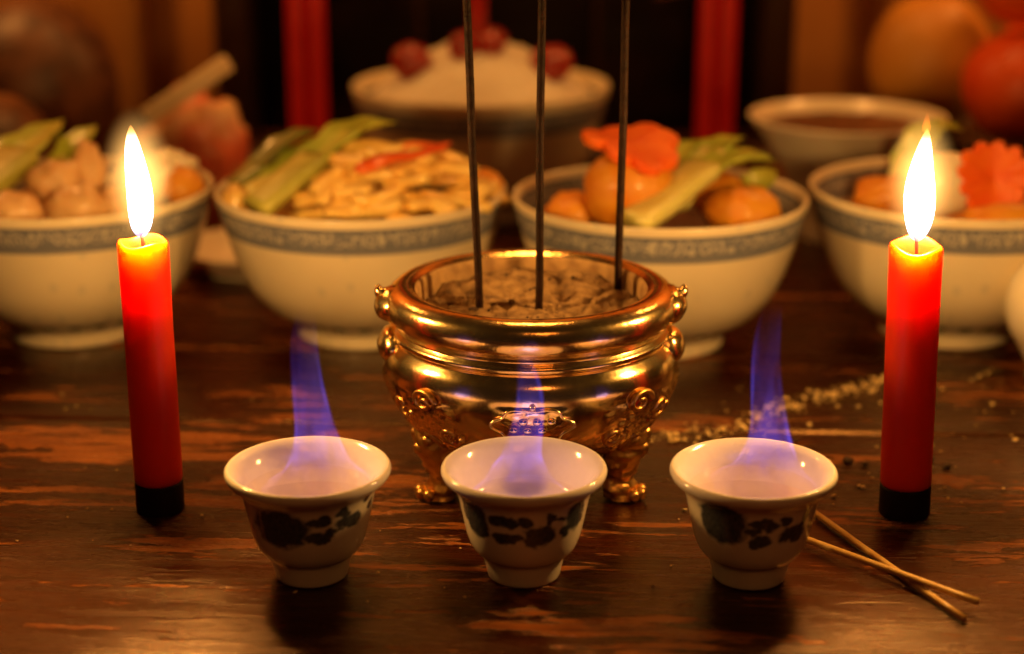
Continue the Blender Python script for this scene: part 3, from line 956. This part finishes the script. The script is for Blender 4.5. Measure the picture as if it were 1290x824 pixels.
# three mask-headed legs
for a in (-150, -30, 90):
    A = R(a)
    lg = MB()
    prof = [(.0370, .030, .0070), (.0385, .0240, .0084), (.0378, .0185, .0086), (.0360, .0125, .0076), (.0348, .0072, .0066), (.0358, .0028, .0068), (.0368, .0006, .0072), (.0368, 0, .0055)]
    pp = crspline([(r, z, w) for r, z, w in prof], 5)
    n = 22
    vs, fs = [], []
    for j, p in enumerate(pp):
        for i in range(n):
            t = 2 * PI * i / n
            v = Vector((p.x + p.z * .8 * math.cos(t), p.z * math.sin(t), p.y))
            nn = noise.noise(Vector((t * 1.6 + a, p.y * 330, a))) + .6 * noise.noise(Vector((math.cos(t) * 3.1, math.sin(t) * 3.1, p.y * 620 + a)))
            v.x += .0016 * nn * math.cos(t); v.y += .0016 * nn * math.sin(t)
            vs.append((v.x * math.cos(A) - v.y * math.sin(A), v.x * math.sin(A) + v.y * math.cos(A), max(0, v.z)))
    for j in range(len(pp) - 1):
        for i in range(n):
            fs.append((j * n + i, (j + 1) * n + i, (j + 1) * n + (i + 1) % n, j * n + (i + 1) % n))
    fs.append(tuple((len(pp) - 1) * n + i for i in range(n)))
    lg.add(vs, fs)
    for (dr, dw, z, s) in ((.0085, .0042, .0235, .0024), (.0085, -.0042, .0235, .0024), (.0095, 0, .0195, .0026), (.0062, .003, .0025, .0022), (.0065, -.003, .0025, .0022), (.0075, 0, .0025, .0022), (.006, .004, .029, .0026), (.006, -.004, .029, .0026)):
        base = .0370 if z < .01 else .0352
        x, y = base + dr - .001, dw
        lg.ball((x * math.cos(A) - y * math.sin(A), x * math.sin(A) + y * math.cos(A), max(z, s)), s, s, s, 10, 7, .2, 2, a)
    lg.build('leg', M['antique'], cen)
# scrolled ears at both sides of the rim
for sx in (-1, 1):
    h = MB()
    h.ball((sx * .0462, -.002, .0648), .0078, .0115, .0066, 28, 16, .07, 1.6, sx * 2)
    h.ball((sx * .0466, -.003, .0508), .0068, .0105, .0068, 28, 16, .07, 1.8, sx * 5)
    h.tube(crspline([(sx * .0500, -.003, .0680), (sx * .0522, -.003, .0700), (sx * .0524, -.003, .0722)], 5), [.0030, .0029, .0027, .0025, .0023, .002, .0017, .0014, .0011, .0008, .0004], 10)
    h.build('handle', M['rim'], cen)

# ash heap
mb = MB()
n, k = 120, 34
vs, fs = [(0, 0, .0610)], []
for j in range(1, k + 1):
    q = j / k
    for i in range(n):
        a = 2 * PI * i / n
        x, y = .0384 * q * math.cos(a), .0384 * q * math.sin(a)
        z = .0608 + .0020 * noise.noise(Vector((x * 55 + 2, y * 55, 1))) + .0022 * noise.noise(Vector((x * 150, y * 150, 5))) + .0011 * noise.noise(Vector((x * 420, y * 420, 2)))
        z += .0050 * max(0, y / .038)
        vs.append((x, y, min(z, .0680)))
for i in range(n):
    fs.append((0, 1 + i, 1 + (i + 1) % n))
for j in range(k - 1):
    for i in range(n):
        a = 1 + j * n
        fs.append((a + i, a + n + i, a + n + (i + 1) % n, a + (i + 1) % n))
mb.add(vs, fs)
rg = random.Random(3)
for i in range(120):
    a, q = rg.uniform(0, 2 * PI), math.sqrt(rg.uniform(0, .95))
    x, y = .0375 * q * math.cos(a), .0375 * q * math.sin(a)
    s = rg.uniform(.0002, .0007)
    z = .0608 + .0020 * noise.noise(Vector((x * 55 + 2, y * 55, 1))) + .0050 * max(0, y / .038)
    mb.ball((x, y, min(z + s * .3 + .0002, .0684)), s * rg.uniform(.8, 1.8), s, s * .8, 7, 5, .5, 2, i * 1.3, Matrix.Rotation(rg.uniform(0, 6), 3, 'Z'), mi=(1 if rg.random() < .12 else 0))
for i in range(9):   # spent stick ends and curls of ash lying about
    a, q = rg.uniform(.1, PI - .1) if i % 3 else rg.uniform(0, 2 * PI), math.sqrt(rg.uniform(.05, .85))
    x, y = .036 * q * math.cos(a), .036 * q * math.sin(a)
    z = .0612 + .0020 * noise.noise(Vector((x * 55 + 2, y * 55, 1))) + .0050 * max(0, y / .038)
    an, l = rg.uniform(0, 2 * PI), rg.uniform(.0012, .0035)
    d = Vector((math.cos(an) * l, math.sin(an) * l, rg.uniform(-.3, .6) * l))
    mb.tube([Vector((x, y, z)) - d, (x, y, z + .0004), Vector((x, y, z)) + d], .0008, 6, mi=(1 if rg.random() < .35 else 0))
o = mb.build('incense_ash', [M['ash'], M['char']], None, (CX, CY, 0))
tag(o, 'brown grey ash with burnt stubs filling the brass burner', 'ash', None, 'stuff')

# incense sticks
for i, (a, b, lb) in enumerate([((-.0112, .566, .054), (-.0180, .566, .262), 'left one of the three dark incense sticks standing in the burner'),
                                ((.0093, .566, .054), (.0102, .566, .262), 'middle one of the three dark incense sticks standing in the burner'),
                                ((.0378, .582, .056), (.0390, .570, .262), 'right one of the three dark incense sticks standing in the burner')]):
    A, Bv = Vector(a), Vector(b)
    pts = [(Bv - A) * (k / 12) + Vector((.0004 * noise.noise(Vector((k * .4, i, 0))), .0003 * noise.noise(Vector((k * .4, i, 5))), 0)) for k in range(13)]
    o = MB().tube(pts, [.00138 + .00008 * noise.noise(Vector((k * 3.0, i, 9))) for k in range(13)], 12, up=(0, 1, 0)).build('incense_stick', M['joss'], None, a)
    tag(o, lb, 'incense stick', 'incense sticks in the burner')

# two spent joss sticks on the table
for a, b, lb in (((.092, .552, .0012), (.1330, .4495, .0012), 'yellow bamboo joss stick lying lower, crossed under the other by the right cup'),
                 ((.0870, .5135, .0015), (.1382, .4545, .0042), 'orange brown joss stick lying over the other, beside the right cup')):
    A, Bv = Vector(a), Vector(b)
    pts = [(Bv - A) * (k / 10) + Vector((.0002 * noise.noise(Vector((k * .7, a[0] * 90, 0))), 0, 0)) for k in range(11)]
    o = MB().tube(pts, .00112, 10).build('joss_stick', M['bamboo'], None, a)
    tag(o, lb, 'joss stick', 'joss sticks lying on the table')

# crumbs
rg = random.Random(5)
mb = MB()
path = crspline([(.052, .598, 0), (.068, .601, 0), (.0906, .6134, 0), (.1126, .6357, 0), (.1396, .6526, 0), (.1540, .662, 0), (.186, .6745, 0), (.199, .670, 0)], 20)
for i in range(460):
    p = path[int(rg.uniform(0, .999) ** .9 * len(path))]
    sp_ = .0045 if p.x < .165 else .010
    x, y = p.x + rg.gauss(0, sp_), p.y + rg.gauss(0, sp_ * .9)
    s = rg.choice([.0003, .0004, .0005, .0005, .0006, .0008, .0012]) * rg.uniform(.5, 1.1)
    if p.x > .165 and rg.random() < .75: continue
    mb.ball((x, y, s * .55), s * rg.uniform(.8, 1.5), s, s * .75, 7, 5, .5, 2, i * 1.1, Matrix.Rotation(rg.uniform(0, 6), 3, 'Z'))
for i in range(90):
    x, y = rg.uniform(.045, .20), rg.uniform(.53, .64)
    s = rg.choice([.0003, .0004, .0006, .0010] if x > .09 else [.0003, .0004, .0005])
    mb.ball((x, y, s * .5), s * rg.uniform(.8, 2.2), s, s * .6, 6, 4, .5, 2, i * 1.7, Matrix.Rotation(rg.uniform(0, 6), 3, 'Z'), mi=(1 if rg.random() < .35 else 0))
for i in range(60):
    x, y = rg.uniform(-.2, .1), rg.uniform(.46, .66)
    s = rg.choice([.0003, .0004, .0005])
    mb.ball((x, y, s * .5), s * rg.uniform(.8, 2), s, s * .6, 6, 4, .5, 2, i * 1.9, Matrix.Rotation(rg.uniform(0, 6), 3, 'Z'), mi=(1 if rg.random() < .3 else 0))
for (x, y, s) in ((.1225, .5745, .0015), (.1280, .572, .0010), (.1530, .577, .0014), (.1575, .5695, .0013), (.1490, .567, .001)):
    mb.ball((x, y, s * .6), s * 1.4, s, s * .8, 8, 6, .5, 2, x * 99, mi=1)
o = mb.build('incense_crumbs', [M['crumb'], M['crumb_dark']])
tag(o, 'trail of golden incense crumbs scattered behind the right cup', 'crumbs', None, 'stuff')

# ------------------------------------------------------------------ candles
def candle(label, loc, r, zb, zt, tilt, rz, dip):
    t = thing('candle', label, 'candle', loc, 0, 'red candles')
    t.rotation_euler = (0, tilt, 0)
    st = MB().lathe([(1e-5, 0), (r * .99, 0), (r * 1.005, .0006), (r * 1.005, zb - .0006), (r * .99, zb), (1e-5, zb)], 48)
    st.build('candle_base', M['stand'], t)
    def melt(p, a):
        x, y, z = p
        q = max(0, (z - (zt - .008)) / .008)
        z -= q * dip * (.5 + .5 * math.cos(a - rz)) + q * .0006 * math.sin(3 * a + 1)
        k = 1 + .012 * noise.noise(Vector((math.cos(a) * 2, math.sin(a) * 2, z * 60 + loc[0] * 20)))
        return (x * k, y * k, z)
    prof = [(1e-5, zb + .0002), (r * .97, zb + .0002), (r, zb + .001)] + [(r * (1 + .004 * (k % 2)), zb + .001 + (zt - .004 - zb) * k / 24) for k in range(1, 24)] + \
           sprof([(r * 1.0, zt - .0040), (r * 1.01, zt - .0018), (r * .97, zt - .0003), (r * .87, zt), (r * .80, zt - .0010), (r * .74, zt - .0030), (r * .66, zt - .0070), (r * .54, zt - .0120), (r * .34, zt - .0190), (1e-5, zt - .0240)], 4)
    MB().lathe(prof, 72, fn=melt).build('wax_body', M['wax'], t)
    MB().tube(crspline([(0, 0, zt - .022), (.0001, 0, zt - .002), (-.0004, .0002, zt + .0015), (-.0001, 0, zt + .0035)], 5), [.0006] * 12 + [.0007] * 3 + [.0005], 8).build('wick', M['wick'], t)
    return t


FL = [(.0007, 0), (.0019, .0010), (.0033, .0035), (.0043, .0080), (.0046, .0130), (.0043, .0180), (.0036, .0230), (.0026, .0285), (.0015, .0332), (.0006, .0358), (1e-5, .0368)]


def flame(label, loc, lean, wisp):
    t = thing('candle_flame', label, 'flame', loc, 0, 'candle flames')
    def sway(p, a):
        q = p[2] / .0365
        k = (1.0 - .10 * math.sin(q * PI * 1.4)) if not wisp else (1.0 + .10 * math.sin(q * PI))
        return (p[0] * k + lean * q * q + .0003 * math.sin(q * 7 + lean * 900), p[1] * .9, p[2])
    fp = sprof(FL, 4)
    MB().lathe([(1e-5, fp[0][1])] + fp, 40, fn=sway).build('flame_body', M['core'], t)
    MB().ball((lean * .25, 0, .0195), .0125, .0125, .0245, 28, 18).build('flame_bloom', M['bloom'], t)  # added bloom glow, larger than the flame itself
    if wisp:
        MB().lathe([(1e-5, 0), (.0013, .0010), (.0014, .0025), (.0008, .0052), (1e-5, .0080)], 16).build('flame_wisp', M['wisp'], t, (lean * .9, 0, .0350))
    for zz, e in ((.0035, .12), (.010, .28), (.017, .38), (.025, .22)):
        ld = bpy.data.lights.new('flame_light', 'POINT')
        ld.energy = FLAME_W * e
        ld.color = FLAME_RGB
        ld.shadow_soft_size = .0034
        lo = bpy.data.objects.new('flame_light', ld)
        COL.objects.link(lo)
        lo.parent = t
        lo.location = (lean * (zz / .0365) ** 2, 0, zz)
    return t


M['joss'].node_tree.nodes['Principled BSDF'].inputs['Specular IOR Level'].default_value = .12
M['rim'].node_tree.nodes['Principled BSDF'].inputs['Metallic'].default_value = 1
M['antique'].node_tree.nodes['Principled BSDF'].inputs['Metallic'].default_value = 1
M['stand'].node_tree.nodes['Principled BSDF'].inputs['Specular IOR Level'].default_value = .15
M['wisp'] = gas('flame_tip', (1, .20, .02), 330, .003, .0080, .15)
LC = (-.1200, .533, 0); RCN = (.1333, .530, 0)
candle('red candle with a flame standing at the left in front of the bowls', LC, .0081, .0104, .0945, 0, R(-90), .0004)
candle('red candle with a notched melted top standing at the right', RCN, .0085, .0104, .0950, R(-1.6), R(-80), .0022)
flame('straight white yellow flame on the left candle', (LC[0], LC[1], .0955), -.0012, False)
flame('white yellow flame with an orange tip on the right candle', (RCN[0] - .0027, RCN[1], .0950), .0006, True)

# ------------------------------------------------------------------ cups with burning liquor
CUP_OUT = [(1e-5, .0012), (.0085, .0012), (.0098, 0), (.0109, 0), (.0114, .0007), (.0119, .0030), (.0126, .0060), (.0131, .0074), (.0138, .0080), (.0152, .0092), (.0166, .0115),
           (.0178, .0150), (.0188, .0195), (.0197, .0240), (.0204, .0272), (.0214, .0298), (.0232, .0318), (.0248, .0331), (.0255, .0345)]
CUP_IN = [(.0254, .0356), (.0247, .0363), (.0238, .0360), (.0222, .0345), (.0204, .0315), (.0190, .0275), (.0178, .0230), (.0164, .0192), (.0142, .0168), (.0110, .0154), (.0050, .0146), (1e-5, .0145)]
CUP_IN_MID = CUP_IN[:6] + [(.0180, .0248), (.0164, .0228), (.0128, .0217), (.0050, .0211), (1e-5, .0210)]   # the middle cup has a thicker bottom
PRINT = [
    [(-115, 505, 105, 78), (-20, 520, 30, 18), (60, 470, 34, 22), (110, 465, 26, 28), (185, 435, 24, 28), (275, 395, 20, 28), (225, 490, 52, 34), (85, 545, 55, 24), (150, 520, 30, 12), (40, 465, 16, 12), (300, 455, 18, 20)],
    [(-245, 470, 62, 80), (-215, 520, 40, 40), (-105, 465, 52, 26), (-60, 480, 24, 24), (10, 465, 30, 26), (115, 455, 18, 28), (-85, 548, 58, 22), (75, 540, 58, 42), (105, 520, 26, 30), (250, 470, 52, 66), (205, 530, 26, 26), (160, 470, 34, 6)],
    [(-180, 475, 90, 88), (-35, 500, 26, 16), (10, 462, 50, 22), (45, 475, 30, 20), (120, 458, 24, 22), (5, 550, 42, 26), (-20, 560, 20, 16), (170, 528, 56, 36), (215, 480, 14, 40), (225, 430, 12, 30), (262, 520, 18, 18)],
]


def cup(label, loc, blobs, seed, inner):
    t = thing('wine_cup', label, 'cup', loc, 0, 'small wine cups')
    prof = sprof(CUP_OUT + inner, 8)
    prof = [(max(r, 1e-5), z) for r, z in prof]
    n = 320
    ob = MB().lathe(prof, n).build('cup_body', M['cup'], t)
    at = ob.data.attributes.new('print', 'FLOAT', 'POINT')
    vals = []
    kout = len(CUP_OUT) * 8 - 8
    for j, (r, z) in enumerate(prof):
        for i in range(n):
            a = 2 * PI * i / n
            val = 0.0
            if j < kout:
                th = (a + PI / 2 + PI) % (2 * PI) - PI          # 0 = towards the camera
                if abs(th) > PI / 2:
                    th = (th + 2 * PI) % (2 * PI) - PI
                if .0135 < z < .0325:
                    px = th * 267
                    py = 430 + (.0282 - z) / .0000712
                    dd = 9.
                    jx = 20 * noise.noise(Vector((th * 5, z * 360, seed))) + 9 * noise.noise(Vector((th * 14, z * 900, seed)))
                    jy = 16 * noise.noise(Vector((th * 5, z * 360, seed + 9))) + 8 * noise.noise(Vector((th * 14, z * 900, seed + 4)))
                    for (bx, by, rx, ry) in blobs:
                        bxa = math.asin(max(-1, min(1, bx / 315))) * 267
                        dd = min(dd, math.hypot((px + jx - bxa) / (rx * 1.1), (py + jy - by) / (ry * 1.1)))
                    val = max(0., min(1., (1.22 - dd) / .25)) * (.93 + .07 * noise.noise(Vector((th * 20, z * 1200, 2))))
                if .0076 < z < .0087:
                    val = max(val, .38)
            vals.append(val)
    at.data.foreach_set('value', vals)
    return t


cups = [((-.0627, .483, 0), 'left wine cup with a large dark blue blot and a tall blue flame'),
        ((.0037, .483, 0), 'middle wine cup in front of the brass burner'),
        ((.0739, .4815, 0), 'right wine cup beside the crossed joss sticks')]
for i, (c, lb) in enumerate(cups):
    cup(lb, c, PRINT[i], i * 7.0, CUP_IN_MID if i == 1 else CUP_IN)

for i, (c, lv, lb) in enumerate([(cups[0][0], .0285, 'clear burning liquor nearly filling the left cup'), (cups[1][0], .0250, 'clear burning liquor low in the middle cup'), (cups[2][0], .0290, 'clear burning liquor nearly filling the right cup')]):
    inner = sprof(CUP_IN_MID if i == 1 else CUP_IN, 6)
    rr = next(r for r, z in inner if z <= lv) + .0002
    pr = [(1e-5, lv), (rr * .5, lv), (rr - .0012, lv), (rr - .0004, lv + .00005), (rr - .0001, lv + .0001)]
    o = MB().lathe(pr[::-1], 64).build('liquor', M['liquor'], None, (c[0], c[1], 0))
    tag(o, lb, 'liquor', 'burning liquor in the cups')


def blue_flame(label, loc, z0, rb, z1, rt, lean, seed):
    """hollow cone of burning spirit: a bright skin round a faint core; z0 = liquor level"""
    t = thing('spirit_flame', label, 'flame', (loc[0], loc[1], z0), 0, 'blue spirit flames')
    H = z1 - z0
    hs = H / .066
    key = [(rb, 0), (rb * .80, .003), (rb * .63, .0062), (rb * .50, .0105), (rt * 1.5, .020 * hs), (rt * 1.2, .034 * hs), (rt, .049 * hs), (rt * .7, .060 * hs), (rt * .3, H)]
    pr = sprof(key, 4)
    def sway(p, a):
        q = max(0., p[2] / H)
        k = 1 + .10 * math.sin(2 * a + seed) * (1 - q) + .06 * math.sin(3 * a + seed * 2 + q * 5)
        return (p[0] * k + lean * q + .0016 * math.sin(q * 5.5 + seed * 2), p[1] * k, p[2])
    th = .0010
    inn = [(max(r - th * (1 if r > th * 2 else .5), 2e-4), z) for r, z in pr]
    MB().lathe(pr + inn[::-1], 48, fn=sway, close=True).build('flame_skin', M['blue_shell'], t)
    inn2 = [(max(r - th * 1.1, 1e-4), z) for r, z in pr]
    MB().lathe([(1e-5, .0001)] + inn2 + [(1e-5, H)], 40, fn=sway).build('flame_heart', M['blue_core'], t)
    ld = bpy.data.lights.new('spirit_light', 'POINT')
    ld.energy = .0022
    ld.color = (.34, .26, 1)
    ld.shadow_soft_size = .006
    lo = bpy.data.objects.new('spirit_light', ld)
    COL.objects.link(lo); lo.parent = t
    lo.location = (0, 0, .012)
    return t


blue_flame('tall blue spirit flame rising from the left cup', (-.0615, .4835, 0), .0286, .0172, .0930, .0040, .0012, 0.4)
blue_flame('blue spirit flame in front of the brass burner, from the middle cup', (.0045, .4840, 0), .0251, .0158, .0720, .0040, -.0012, 2.0)
blue_flame('tall blue spirit flame rising from the right cup', (.0765, .4820, 0), .0291, .0172, .0950, .0040, .0022, 3.6)
